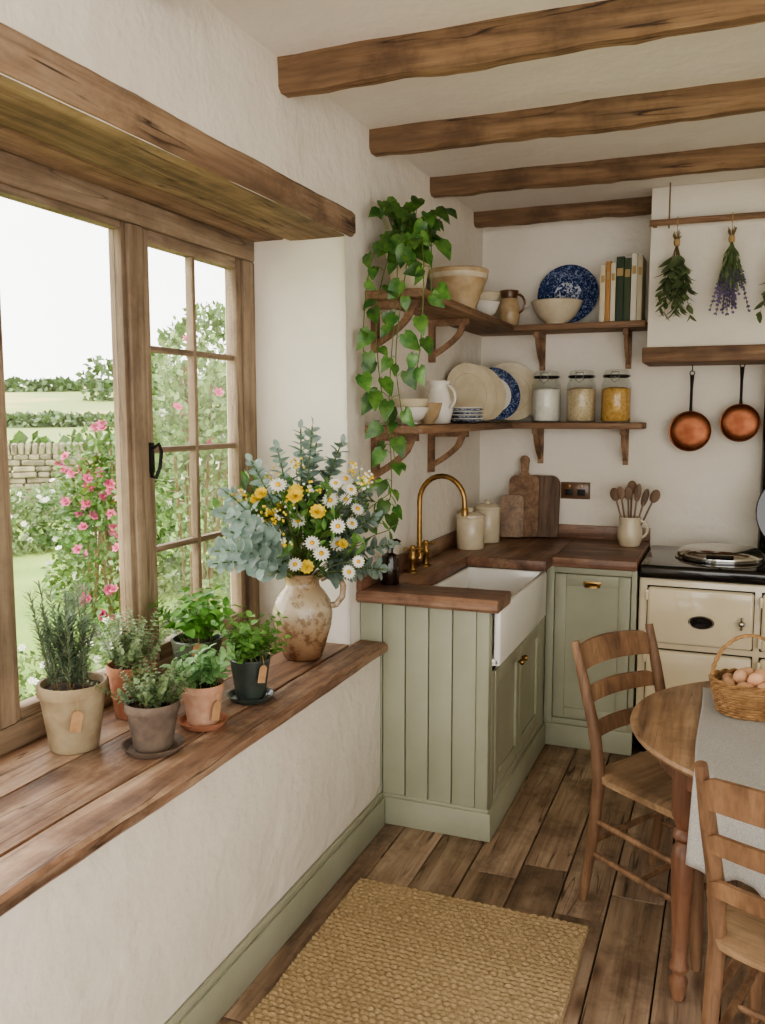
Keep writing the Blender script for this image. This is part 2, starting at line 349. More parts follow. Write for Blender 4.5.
# ---------------- cabinets ----------------
CT0,CT1=.917,.966
b=B('sink_cabinet')
xf=-.82; y0c=3.18; XC=XW+.002
b.bb(XC,xf-.004,y0c,y0c+.02,.1,CT0,M_groove,0)
n=5; w=(xf-.05-XC)/n
for i in range(n): b.bb(XC+i*w+.002,XC+(i+1)*w-.002,3.165,3.182,.1,CT0,M_sage,.004)
b.bb(xf-.05,xf,3.16,3.21,.1,CT0,M_sage,.004)
b.bb(-1.26,xf+.014,3.157,3.175,0,.115,M_sage,.004); b.bb(-1.26,xf+.006,3.159,3.17,.115,.13,M_sage,.004)
b.bb(xf-.02,xf+.014,3.165,4.255,0,.115,M_sage,.004)
b.bb(xf-.04,xf-.024,3.21,4.255,.1,.70,M_groove,0)
b.bb(xf-.03,xf,3.21,3.26,.115,.69,M_sage,.003); b.bb(xf-.03,xf,4.13,4.255,.115,CT0,M_sage,.003)
b.bb(xf-.03,xf,3.26,4.13,.115,.155,M_sage,.003); b.bb(xf-.03,xf,3.21,4.13,.665,.69,M_sage,.003)
def shaker_x(y0,y1,z0,z1,x):
    s=.06
    b.bb(x-.022,x+.002,y0,y0+s,z0,z1,M_sage,.003); b.bb(x-.022,x+.002,y1-s,y1,z0,z1,M_sage,.003)
    b.bb(x-.022,x+.002,y0+s,y1-s,z0,z0+s,M_sage,.003); b.bb(x-.022,x+.002,y0+s,y1-s,z1-s,z1,M_sage,.003)
    b.bb(x-.022,x-.008,y0+s,y1-s,z0+s,z1-s,M_sage,0)
shaker_x(3.264,3.692,.16,.66,xf); shaker_x(3.697,4.127,.16,.66,xf)
for yk in (3.66,3.73): b.lathe([(1e-4,.03),(.01,.028),(.014,.02),(.012,.012),(.006,.008),(.006,0)],(xf,yk,.59),M_brass,14,align((1,0,0)))
b.finish()
b=B('butler_sink')
sx0,sx1,sy0,sy1,sz0,sz1=-1.2,-.79,3.215,4.125,.69,.914; t=.028
b.bb(sx1-t,sx1,sy0,sy1,sz0,sz1,M_ceramic,.01,seg=3); b.bb(sx0,sx0+t,sy0,sy1,sz0,sz1,M_ceramic,.01,seg=3)
b.bb(sx0+.005,sx1-.005,sy0+.1,sy0+.1+t,sz0,sz1,M_ceramic,.008); b.bb(sx0+.005,sx1-.005,sy1-t,sy1,sz0,sz1,M_ceramic,.008)
b.bb(sx0,sx1-.004,sy0,sy1,sz0,sz0+.03,M_ceramic,.008); b.lathe([(1e-4,.002),(.03,.002),(.035,0)],(-1.0,3.75,sz0+.031),M_chrome,20); b.finish()
b=B('base_cabinet'); yf=4.27
b.bb(-.86,-.385,yf+.012,YB,.1,CT0,M_groove,0)
b.bb(-.818,-.385,yf-.01,yf+.02,0,.115,M_sage,.004)
b.bb(-.82,-.78,yf,yf+.02,.115,CT0,M_sage,.003); b.bb(-.41,-.385,yf,yf+.02,.115,CT0,M_sage,.003)
b.bb(-.78,-.41,yf,yf+.02,.115,.145,M_sage,.003); b.bb(-.78,-.41,yf,yf+.02,.885,CT0,M_sage,.003)
s=.055;X0,X1,Z0,Z1=-.776,-.414,.149,.881
b.bb(X0,X0+s,yf-.003,yf+.018,Z0,Z1,M_sage,.003); b.bb(X1-s,X1,yf-.003,yf+.018,Z0,Z1,M_sage,.003)
b.bb(X0+s,X1-s,yf-.003,yf+.018,Z0,Z0+s,M_sage,.003); b.bb(X0+s,X1-s,yf-.003,yf+.018,Z1-s,Z1,M_sage,.003)
b.bb(X0+s,X1-s,yf+.006,yf+.01,Z0+s,Z1-s,M_sage,0)
b.lathe([(1e-4,-.0),(.02,.002),(.036,.012),(.038,.022)],(-.595,yf-.004,.845),M_brass,20,Matrix.Diagonal((1,.6,-1,1)))
b.box((-.595,yf-.006,.842),(.085,.004,.018),M_brass,.002)
b.finish()
b=B('wooden_countertop'); z0,z1=CT0,CT1; XC=XW+.002
b.timber(XC,-.782,3.125,3.345,z0,z1,M_ctr,'x',.003,30,.013)
b.bb(XC,-1.185,3.347,YB-.001,z0,z1,M_ctry,.005)
b.bb(-1.187,-.79,4.1,YB-.001,z0,z1,M_ctry,.005)
b.bb(-.79,-.385,4.245,YB-.001,z0,z1,M_ctr,.008)
b.bb(XC,XC+.022,3.13,YB-.001,z1,z1+.075,M_ctry,.004); b.bb(XC+.022,-.385,YB-.023,YB-.001,z1,z1+.075,M_ctr,.004); b.finish()
# ---------------- faucet ----------------
b=B('brass_bridge_faucet'); fx,fy,fz=-1.285,3.68,CT1
for dy in (-.09,.09):
    b.lathe([(.026,0),(.026,.006),(.016,.012),(.014,.05),(.018,.055),(.018,.075),(.012,.085),(.014,.11),(.01,.12),(1e-4,.122)],(fx,fy+dy,fz),M_brass,18)
    for a in range(4):
        d=V((math.cos(a*pi/2+.5),math.sin(a*pi/2+.5),0)); c=V((fx,fy+dy,fz+.105)); b.tube([c,c+d*.035],[.005,.006],M_brass,8); b.ball(c+d*.036,.008,M_brass,8,5)
b.tube([(fx,fy-.09,fz+.065),(fx,fy+.09,fz+.065)],.01,M_brass,12)
pts=[(fx,fy,fz+.05),(fx,fy,fz+.31)]; cx=fx+.105
for i in range(1,15): a=pi-i*pi/14*1.0; pts.append((cx+.105*math.cos(a),fy,fz+.31+.115*math.sin(a)))
pts.append((cx+.106,fy,fz+.27)); b.tube(pts,.0115,M_brass,12); b.lathe([(.015,0),(.017,.03),(.013,.035)],(cx+.106,fy,fz+.25),M_brass,14)
b.lathe([(.02,0),(.02,.02),(.014,.03)],(fx,fy,fz+.05),M_brass,16); b.finish()
b=B('soap_bottle'); sp_=(-1.28,3.3,CT1); b.lathe([(1e-4,0),(.036,0),(.038,.004),(.038,.105),(.032,.122),(.013,.132),(.013,.147),(.016,.148),(.016,.16),(.006,.162),(.006,.185),(1e-4,.186)],sp_,M_amber,24)
b.tube([(-1.28,3.3,CT1+.18),(-1.25,3.3,CT1+.187),(-1.235,3.3,CT1+.178)],.005,M_iron,8); b.finish()
# ---------------- range cooker ----------------
b=B('range_cooker'); ax0,ax1,ay=-.378,.62,4.3
b.bb(ax0,ax1,ay,YB-.01,.1,.885,M_aga,.012,seg=3); b.bb(ax0+.02,ax1-.02,ay+.04,YB-.02,0,.1,M_black,.002)
b.bb(ax0-.004,ax1+.004,ay-.035,YB-.005,.885,.95,M_black,.02,seg=4)
for x0,x1 in ((-.335,.135),(.17,.575)):
    for za,zc in ((.575,.845),(.14,.54)):
        b.bb(x0-.004,x1+.004,ay-.006,ay+.004,za-.004,zc+.004,M_iron,.003)
        b.bb(x0,x1,ay-.03,ay+.002,za,zc,M_aga,.014,seg=4)
        b.tube([(x1-.05,ay-.05,za+.1),(x1-.05,ay-.05,za+.16)],.007,M_chrome); b.ball((x1-.05,ay-.06,za+.13),.016,M_chrome,12,8)
        b.tube([(x1-.05,ay-.03,za+.13),(x1-.05,ay-.055,za+.13)],.006,M_chrome)
        for zz in (za+.04,zc-.04): b.box((x0-.004,ay-.02,zz),(.016,.02,.05),M_aga,.004)
b.lathe([(.0001,.006),(.9,.006),(1,0)],(-.09,ay-.03,.69),M_black,28,align((0,-1,0))@Matrix.Diagonal((.058,.032,1,1)))
b.lathe([(.88,.0065),(.92,.0075),(.95,.0065)],(-.09,ay-.03,.69),M_chrome,28,align((0,-1,0))@Matrix.Diagonal((.058,.032,1,1)))
dome=[(.2,0),(.205,.012),(.2,.03),(.17,.05),(.1,.062),(1e-4,.066)]
b.lathe([(.215,0),(.215,.008),(.2,.01)],(-.02,4.6,.95),M_black,40); b.lathe(dome,(-.02,4.6,.955),M_chrome,40)
b.tube([(-.02,4.37,.985),(-.02,4.33,.995)],.008,M_black); b.tube([(-.08,4.33,.995),(.04,4.33,.995)],.011,M_black)
Ml=align((0,-1,.12)); b.lathe([(1e-4,0),(.2,0),(.205,.012)],(.34,4.72,1.18),M_black,40,Ml); b.lathe([(.205,.0),(.2,-.03),(.15,-.06),(1e-4,-.07)],(.34,4.72,1.18),M_black,40,Ml); b.box((.34,4.8,.98),(.1,.06,.07),M_black,.01)
b.tube([(.205,4.86,.94),(.205,4.86,1.92)],.05,M_black,20)
b.finish()
# ---------------- hood ----------------
b=B('chimney_hood'); hx=-.405; hy=4.6
b.bb(hx,.95,hy,YB-.001,1.99,CZ-.001,M_wall,.006)
b.bb(hx-.02,.97,hy-.025,YB-.002,1.92,1.995,M_shelfx,.005); b.finish()
b=B('herb_drying_rail'); ry=hy-.07; rz=2.585
b.timber(hx,.95,ry-.012,ry+.012,rz-.014,rz+.014,M_shelfx,'x',.002,20,.006)
for xx in (hx+.09,.7): b.tube([(xx,ry,CZ),(xx,ry,rz-.03)],.004,M_woodstem,6)
for xx in (hx+.02,.93): b.box((xx,hy-.036,rz),(.02,.068,.02),M_shelfx,.003)
b.finish()
def sprig(b,p,d,L,nl,sm,lm,ll,lw,kind='oval',sag=.3,r=.0015,start=.2,ang=55,whorl=2,droop=.2,jit=.25):
    seg=6; q=V(p); dd=V(d).normalized(); pts=[]
    for i in range(seg+1):
        pts.append(q.copy()); dd=(dd+V((0,0,-sag/seg))).normalized(); q=q+dd*(L/seg)
    b.tube(pts,[r*(1-.6*i/seg) for i in range(seg+1)],sm,4)
    for k in range(nl):
        t=start+(1-start)*k/max(1,nl-1); f=t*seg; i=min(int(f),seg-1); pos=pts[i].lerp(pts[i+1],f-i); tg=(pts[i+1]-pts[i]).normalized()
        px=tg.cross(V((.3,.2,1))).normalized(); py=tg.cross(px)
        for w in range(whorl):
            a=k*pi/2+w*2*pi/whorl+R.uniform(-jit,jit)*2; rd=px*math.cos(a)+py*math.sin(a); an=math.radians(ang*R.uniform(.7,1.2))
            dl=tg*math.cos(an)+rd*math.sin(an); nn=tg*math.sin(an)-rd*math.cos(an); sc=R.uniform(.75,1.15)*(1-.35*t if kind!='needle' else 1)
            b.leaf(pos,dl,nn,ll*sc,lw*sc,lm,kind,droop)
    return pts[-1]
def bundle(name,x,kind):
    b=B(name); top=V((x,ry-.002,rz-.01)); c=top-V((0,0,.09)); b.tube([top,c],.002,M_gold,5); b.lathe([(.012,-.015),(.015,0),(.012,.015)],c,M_gold,10)
    b.tube([(x,ry,rz+.02),(x,ry-.02,rz),(x,ry,rz-.02)],.003,M_gold,5)
    for i in range(20 if kind=='bay' else 34):
        a=R.uniform(0,2*pi); sp=R.uniform(.05,.36 if kind=='bay' else .36); d=V((math.cos(a)*sp,math.sin(a)*sp*.2-.12,-1)).normalized(); L=R.uniform(.2,.36)
        if kind=='bay': 
            sprig(b,c,d,L,6,M_woodstem,L_dry,.085,.02,'oval',-.05,.0015,.28,32,2)
        else:
            e=c+d*L; b.tube([c,e],.0014,M_stem,4)
            for k in range(7): 
                q=c+d*L*(.62+.06*k)
                for w in range(4): b.leaf(q,(d+rv()*.7),rv(),.016,.006,P_lav if k>0 else L_dry,'q')
            for k in range(6): b.leaf(c+d*L*(.08+.1*k),d+rv()*.3,rv(),.07,.006,L_dry,'q')
    for i in range(14):
        a=R.uniform(0,2*pi); b.tube([c,c+V((math.cos(a)*.02,math.sin(a)*.012,R.uniform(.03,.06)))],.0018,M_woodstem,4)
    b.finish()
bundle('bay_leaf_bundle',-.275,'bay'); bundle('dried_lavender_bundle',-.03,'lav'); bundle('bay_leaf_bundle',.2,'bay')
# ---------------- copper pans ----------------
for xx,rr in ((-.197,.103),(.045,.095)):
    b=B('copper_saucepan'); zc=1.575 if xx<0 else 1.62; y=YB-.03; Mp=align((0,-1,0))
    b.lathe([(1e-4,.0),(rr*.92,0),(rr,.008),(rr,.06),(rr*1.03,.062),(rr*.97,.06),(rr*.96,.012),(1e-4,.008)],(xx,y-.01,zc),M_copper,40,Mp)
    b.lathe([(1e-4,.0615),(rr*.96,.0615),(rr*.9,.066),(rr*.6,.07),(1e-4,.072)],(xx,y-.01,zc),M_copper,40,Mp)
    b.tube([(xx,y-.055,zc+rr),(xx,y-.06,zc+rr+.03),(xx,y-.05,zc+rr+.12),(xx,y-.045,zc+rr+.19)],[.009,.007,.007,.011],M_iron,8)
    b.tube([(xx+.012*math.cos(a*pi/5),y-.045,zc+rr+.2+.012*math.sin(a*pi/5)) for a in range(11)],.003,M_iron,6)
    b.tube([(xx,y-.045,1.92),(xx,y-.045,zc+rr+.21)],.003,M_iron,6); b.finish()
# ---------------- shelves ----------------
sd=.25
for zt in (2.145,1.62):
    b=B('corner_shelf'); 
    b.bb(XW+.001,XW+sd,3.22,YB-sd-.001,zt-.034,zt,M_shelf,.006); b.bb(XW+.001,-.425,YB-sd,YB-.001,zt-.034,zt,M_shelfx,.006)
    def bracket(o,d):
        o=V(o); d=V(d); sdv=d.cross(V((0,0,1)))
        Mx=Matrix((( d.x,0,sdv.x,o.x-sdv.x*.014),(d.y,0,sdv.y,o.y-sdv.y*.014),(0,1,0,o.z),(0,0,0,1)))
        b.prism([(0.001,0),(.2,0),(.2,-.03),(.03,-.03),(.03,-.2),(0.001,-.2)],.028,M_shelf,Mx)
        po=[(.185-.16*(t/8),-.03-.15*(t/8)**.6) for t in range(9)]
        pi_=[(.155-.13*(t/8),-.03-.12*(t/8)**.6) for t in range(9)][::-1]
        b.prism(po+pi_,.02,M_shelf,Mx@Matrix.Translation((0,0,.004)))
    for yy in (3.3,4.02): bracket((XW,yy,zt-.034),(1,0,0))
    for xx in (-1.0,-.53): bracket((xx,YB,zt-.034),(0,-1,0))
    b.finish()
def bowl(name,c,r,h,mat,mat2=None,foot=.45):
    b=B(name); b.lathe([(1e-4,0),(r*foot,0),(r*foot,.008),(r*.75,h*.35),(r*.95,h*.75),(r,h*.9),(r*1.03,h*.97),(r,h),(r*.95,h*.97),(r*.88,h*.7),(r*.6,h*.25),(1e-4,h*.1)],c,mat,40)
    if mat2: b.lathe([(r*.965,h*.76),(r*.975,h*.77),(r*1.005,h*.88),(r*.99,h*.89)],c,mat2,40)
    b.finish()
ZU=2.147;ZL=1.622
bowl('mixing_bowl',(-1.205,3.98,ZU),.14,.18,M_tanst,M_cream,.6)
bowl('small_bowl',(-1.2,4.4,ZU),.085,.085,M_white)
bowl('small_bowl',(-1.2,4.4,ZU+.045),.088,.085,M_cream)
bowl('serving_bowl',(-.9,4.815,ZU),.135,.125,M_cream)
def jug(name,c,r,h,mat,hd,band=None):
    b=B(name); b.lathe([(1e-4,0),(r*.75,0),(r*.8,.005),(r,h*.3),(r*.98,h*.5),(r*.72,h*.78),(r*.7,h*.85),(r*.82,h),(r*.77,h),(r*.64,h*.84),(r*.9,h*.45),(1e-4,h*.1)],c,mat,32)
    if band: b.lathe([(r*.735,h*.78),(r*.715,h*.85),(r*.835,h*.995),(r*.825,h*1.005)],c,band,32)
    c=V(c); hd=V(hd).normalized(); pts=[]
    for i in range(9):
        a=-pi/2+pi*i/8; pts.append(c+hd*(r*.75+r*.75*math.cos(a))+V((0,0,h*.62+h*.27*math.sin(a))))
    b.tube(pts,h*.035,band or mat,8)
    sp=c-hd*r*.78+V((0,0,h*.97)); b.tube([sp+hd*r*.1-V((0,0,h*.1)),sp,sp-hd*r*.2+V((0,0,h*.03))],[r*.12,r*.2,r*.05],mat,8); b.finish()
jug('stoneware_jug',(-1.16,4.8,ZU),.062,.19,M_tanst,(1,-.2,0),M_brownst)
jug('white_jug',(-1.23,3.78,ZL),.065,.19,M_white,(.9,-.4,0))
def plate(name,c,n,r,mat,rim=None,cen=None):
    b=B(name); Mx=align(n)
    b.lathe([(1e-4,-.004),(r*.6,-.004),(r*.62,0),(r,.016),(r,.02),(r*.97,.019),(r*.66,.007),(1e-4,.005)],c,mat,44,Mx)
    if rim: b.lathe([(r*.995,.0203),(r*.965,.0205),(r*.7,.0095),(r*.66,.0078)],c,rim,44,Mx)
    else: b.lathe([(r*.67,.0078),(r*.655,.0072),(r*.645,.0062)],c,M_tanst,44,Mx)
    if cen: b.lathe([(r*.55,.0064),(1e-4,.0062)],c,cen,44,Mx)
    b.finish()
plate('blue_platter',(-.86,4.928,ZU+.17),(.05,-1,.2),.165,M_blue2,M_blue2,M_blue)
plate('dinner_plate',(-1.245,4.33,ZL+.15),(.75,-.62,.25),.152,M_cream)
plate('dinner_plate',(-1.24,4.52,ZL+.15),(.75,-.62,.25),.15,M_cream)
plate('blue_dinner_plate',(-1.21,4.7,ZL+.15),(.62,-.75,.25),.148,M_white,M_blue2,M_blue)
plate('dinner_plate',(-1.16,4.86,ZL+.165),(.45,-.85,.25),.168,M_cream)
b=B('plate_stack')
for k in range(8): b.lathe([(1e-4,0),(.05,0),(.09,.012),(.09,.015),(.05,.006),(1e-4,.006)],(-1.18,4.03,ZL+.0085*k),M_white if k%2 else M_blue,32)
b.finish()
bowl('stacked_bowl',(-1.24,3.42,ZL),.08,.07,M_white); bowl('stacked_bowl',(-1.24,3.42,ZL+.035),.08,.07,M_cream)
bowl('stacked_bowl',(-1.22,3.6,ZL),.06,.09,M_tanst)
b=B('book_row'); x=-.665
for i,(w,h,c) in enumerate([(.028,.29,'#D9CDB2'),(.024,.31,'#B98A52'),(.026,.30,'#DCD3BE'),(.04,.33,'#3A4A36'),(.034,.32,'#49573E'),(.03,.34,'#E2DCCB'),(.026,.33,'#C9BFA6')]):
    mm=pm('book_cover_%d'%i,c,rough=.7,bmp=.1); d=.2
    b.bb(x,x+.003,4.76,4.76+d,ZU,ZU+h,mm,.001); b.bb(x+w-.004,x+w-.001,4.76,4.76+d,ZU,ZU+h,mm,.001); b.bb(x,x+w-.001,4.755,4.761,ZU,ZU+h,mm,.002)
    b.bb(x+.003,x+w-.004,4.762,4.76+d-.005,ZU+.004,ZU+h-.006,M_flour,0)
    b.bb(x+.004,x+w-.005,4.7542,4.7552,ZU+h*.7,ZU+h*.82,M_gold,0)
    x+=w+.001
b.finish()
def jar(name,x,y,mat):
    b=B(name); r=.078;h=.245; c=(x,y,ZL)
    b.lathe([(1e-4,0),(r*.9,0),(r,.01),(r,h*.82),(r*.8,h*.95),(r*.8,h)],c,M_jar,36)
    b.lathe([(1e-4,.006),(r*.88,.006),(r*.95,.014),(r*.95,h*.72),(r*.5,h*.76),(1e-4,h*.74)],c,mat,36)
    b.lathe([(r*.82,h-.008),(r*.86,h-.004),(r*.86,h+.004),(r*.82,h+.006)],c,M_iron,36)
    b.lathe([(r*.84,h+.006),(r*.86,h+.012),(r*.8,h+.03),(r*.4,h+.036),(1e-4,h+.036)],c,M_jar,36)
    b.tube([(x-.02,y-r*.9,ZL+h-.02),(x,y-r*.98,ZL+h-.035),(x+.02,y-r*.9,ZL+h-.02),(x+.02,y-r*.86,ZL+h+.02),(x-.02,y-r*.86,ZL+h+.02),(x-.02,y-r*.9,ZL+h-.02)],.002,M_chrome,6)
    for k in (-1,1): b.ball((x+k*r*.86,y,ZL+h),.007,M_chrome,8,5)
    b.finish()
jar('flour_jar',-.95,4.83,M_flour); jar('oats_jar',-.76,4.83,M_oats); jar('pasta_jar',-.575,4.83,M_pasta)
# ---------------- counter items ----------------
zc=CT1+.001
def canister(name,c,r,h,mat):
    b=B(name); b.lathe([(1e-4,0),(r*.95,0),(r,.006),(r,h*.84),(r*.96,h*.86),(r*1.03,h*.87),(r*1.03,h*.93),(r*.7,h),(.016,h),(.012,h+.01),(.018,h+.022),(1e-4,h+.026)],c,mat,32); b.finish()
canister('storage_canister',(-1.24,4.36,zc),.072,.19,M_cream); canister('storage_canister',(-1.22,4.62,zc),.07,.21,M_cream)
def rboard(name,x,w,h,lean,hand,mat,y,rz=0):
    b=B(name); r=w*.12; poly=[]
    def arc(cx,cy,rr,a0,a1,n=5):
        for i in range(n+1): a=a0+(a1-a0)*i/n; poly.append((cx+rr*math.cos(a),cy+rr*math.sin(a)))
    arc(w/2-r,r,r,-pi/2,0); arc(w/2-r*1.9,h-r*1.9,r*1.9,0,pi/2)
    if hand: 
        poly.append((.03,h)); poly.append((.022,h+.02)); arc(0,h+.085,.028,-.5,pi+.5,8); poly.append((-.022,h+.02)); poly.append((-.03,h))
    arc(-w/2+r*1.9,h-r*1.9,r*1.9,pi/2,pi); arc(-w/2+r,r,r,pi,1.5*pi)
    Mx=Matrix.Translation((x,y,zc+.003))@Matrix.Rotation(rz,4,'Z')@Matrix.Rotation(pi/2-lean,4,'X')
    b.prism(poly,.018,mat,Mx); b.finish()
rboard('bread_board',-.985,.21,.35,.12,False,M_board,4.9,0)
rboard('bread_board',-1.075,.17,.35,.13,True,M_shelf,4.865,.1)
rboard('cutting_board',-1.13,.13,.24,.16,False,M_table,4.82,.2)
b=B('utensil_jug'); ux,uy=-.475,4.76
b.lathe([(1e-4,0),(.05,0),(.055,.005),(.066,.05),(.062,.095),(.052,.125),(.058,.155),(.054,.155),(.048,.125),(.056,.06),(1e-4,.02)],(ux,uy,zc),M_cream,32)
b.tube([(ux+.05+.04*math.cos(a),uy,zc+.09+.045*math.sin(a)) for a in [-pi/2+pi*i/8 for i in range(9)]],.007,M_cream,8)
for i,(dx,dy,L,k) in enumerate([(-.3,.1,.3,1),(-.16,-.1,.31,0),(.0,.1,.34,1),(.12,-.05,.31,2),(.42,.05,.31,1),(-.05,.0,.30,0),(.25,.1,.28,2)]):
    p=V((ux+dx*.05,uy+dy*.1,zc+.03)); d=V((dx,dy,1)).normalized(); e=p+d*L*.75; b.tube([p,e],.005,M_spoon,8)
    sc={0:(.022,.006,.036),1:(.026,.009,.037),2:(.018,.004,.05)}[k]
    b.ball(e+d*.025,sc,M_spoon if i%3 else M_board,12,8,align(d))
b.finish()
b=B('brass_double_socket'); b.box((-.8,YB-.005,1.235),(.165,.008,.095),M_board,.003)
b.box((-.8,YB-.0105,1.235),(.148,.004,.08),M_brownst,.002)
for k in (-.034,.034): 
    b.box((-.8+k,YB-.0135,1.225),(.045,.004,.035),M_iron,.002); b.box((-.8+k*1.0,YB-.014,1.26),(.012,.006,.014),M_brass,.001)
b.finish()
# ---------------- rug ----------------
def rug():
    x0,x1,y0,y1=-1.17,-.36,1.0,2.72; nx,ny=162,340; vs=[];fs=[]
    for j in range(ny+1):
        for i in range(nx+1):
            x=x0+(x1-x0)*i/nx; y=y0+(y1-y0)*j/ny
            row=y/.02; rr=math.floor(row); ph=row-rr; a=abs(math.sin(pi*ph)); c=abs(math.sin(pi*(x/.026+(.5 if rr%2 else 0)+.4*noise.noise(V((x*9,rr*1.7,0))))))
            h=.007+.010*(a**.6)*(.3+.7*c**.6)*(1+.3*noise.noise(V((x*30,rr*3.1,2))))+.0015*noise.noise(V((x*70,y*70,0)))
            e=min(i,nx-i,j,ny-j); 
            if e==0: h=.001
            vs.append((x+.006*noise.noise(V((y*6,0,3))),y+.006*noise.noise(V((x*6,5,0))),h))
    for j in range(ny):
        for i in range(nx): a=j*(nx+1)+i; fs.append([a,a+1,a+nx+2,a+nx+1])
    b=B('jute_rug'); b.add(vs,fs,M_jute,True); b.finish()
rug()
# ---------------- table ----------------
tcx,tcy,tr=.283,2.708,.533
b=B('round_dining_table')
b.lathe([(1e-4,.72),(tr-.02,.72),(tr-.006,.726),(tr,.736),(tr-.003,.746),(tr-.012,.75),(1e-4,.75)],(tcx,tcy,0),M_table,96)
b.lathe([(.45,.72),(.45,.64),(.43,.64),(.43,.72)],(tcx,tcy,0),M_tleg,64)
leg=[(1e-4,0),(.013,0),(.016,.01),(.02,.03),(.024,.06),(.017,.075),(.017,.085),(.025,.095),(.025,.105),(.018,.12),(.021,.2),(.027,.34),(.03,.43),(.026,.455),(.018,.465),(.018,.475),(.028,.487),(.028,.5),(.019,.512),(.024,.53),(.031,.55),(.031,.565),(.033,.575),(.033,.72)]
for k in range(4):
    a=math.radians(214+90*k); b.lathe([(r*1.12,z) for r,z in leg],(tcx+.43*math.cos(a),tcy+.43*math.sin(a),0),M_tleg,24)
b.finish()
b=B('linen_table_runner'); nx,ny=60,60; vs=[];fs=[]; xa,xb=-.05,.42; H=.235
for i in range(nx+1):
    x=xa+(xb-xa)*i/nx; ye=tcy-math.sqrt(tr*tr-(x-tcx)**2)-.006; yt=min(3.02,tcy+math.sqrt(tr*tr-(x-tcx)**2)-.03); fl=yt-ye; tot=fl+H
    for j in range(ny+1):
        s_=tot*j/ny
        if s_<fl: p=(x+.003*math.sin(s_*9),yt-s_,.7535+.0022*(1+math.sin(x*40+s_*14))+.002*abs(math.sin(x*17-s_*11)))
        else:
            h=s_-fl; k=h/H; w=.016*k*(1+math.sin(x*52+1))+.006*k*(1+math.sin(x*105))
            p=(x+.01*k*math.sin(x*30),ye-.012*min(1,h/.03)-.004-w+(0 if h>.01 else .004),.752-h*(.985)+.008*k*math.sin(x*22))
        vs.append(p)
for i in range(nx):
    for j in range(ny): a=i*(ny+1)+j; fs.append([a,a+1,a+ny+2,a+ny+1])
b.add(vs,fs,M_linen,True); o=b.finish(); md=o.modifiers.new('sol','SOLIDIFY'); md.thickness=.0015; md.offset=1
b=B('egg_basket'); c=V((.088,2.79,.760)); ns=22
for k in range(11):
    z=.006+k*.0085; r0=.09+.02*(k/10); pts=[]
    for i in range(ns*4+1):
        a=2*pi*i/(ns*4); r=r0+.0035*math.cos(a*ns/1+k*pi); pts.append(c+V((r*math.cos(a),r*math.sin(a)*.85,z)))
    b.tube(pts,.0045,M_wick,6)
for i in range(ns):
    a=2*pi*(i+.25)/ns; b.tube([c+V((.085*math.cos(a),.072*math.sin(a),0)),c+V((.112*math.cos(a),.095*math.sin(a),.098))],.003,M_wick,6)
for ph in (0,pi):
    b.tube([c+V(((.112+.004*math.cos(i*.8+ph))*math.cos(2*pi*i/80),(.095+.004*math.cos(i*.8+ph))*math.sin(2*pi*i/80),.102+.004*math.sin(i*.8+ph))) for i in range(81)],.005,M_wick,6)
    b.tube([c+V((.11*math.cos(a)+.003*math.cos(a*20+ph),.003*math.sin(a*20+ph),.09+.15*math.sin(a))) for a in [pi*i/40 for i in range(41)]],.0045,M_wick,6)
b.lathe([(1e-4,.004),(.085,.004)],c,M_wick,24,None,True,1,.85)
for i in range(7):
    a=2*pi*i/7; b.ball(c+V((.068*math.cos(a),.056*math.sin(a),.09)),(.021,.021,.027),M_egg,16,10,align(rv()))
for i in range(4):
    a=2*pi*i/4+.4; b.ball(c+V((.032*math.cos(a),.028*math.sin(a),.112)),(.021,.021,.027),M_egg,16,10,align(rv()))
b.lathe([(1e-4,.075),(.095,.075)],c,M_linen,24,None,True,1,.85); b.finish()
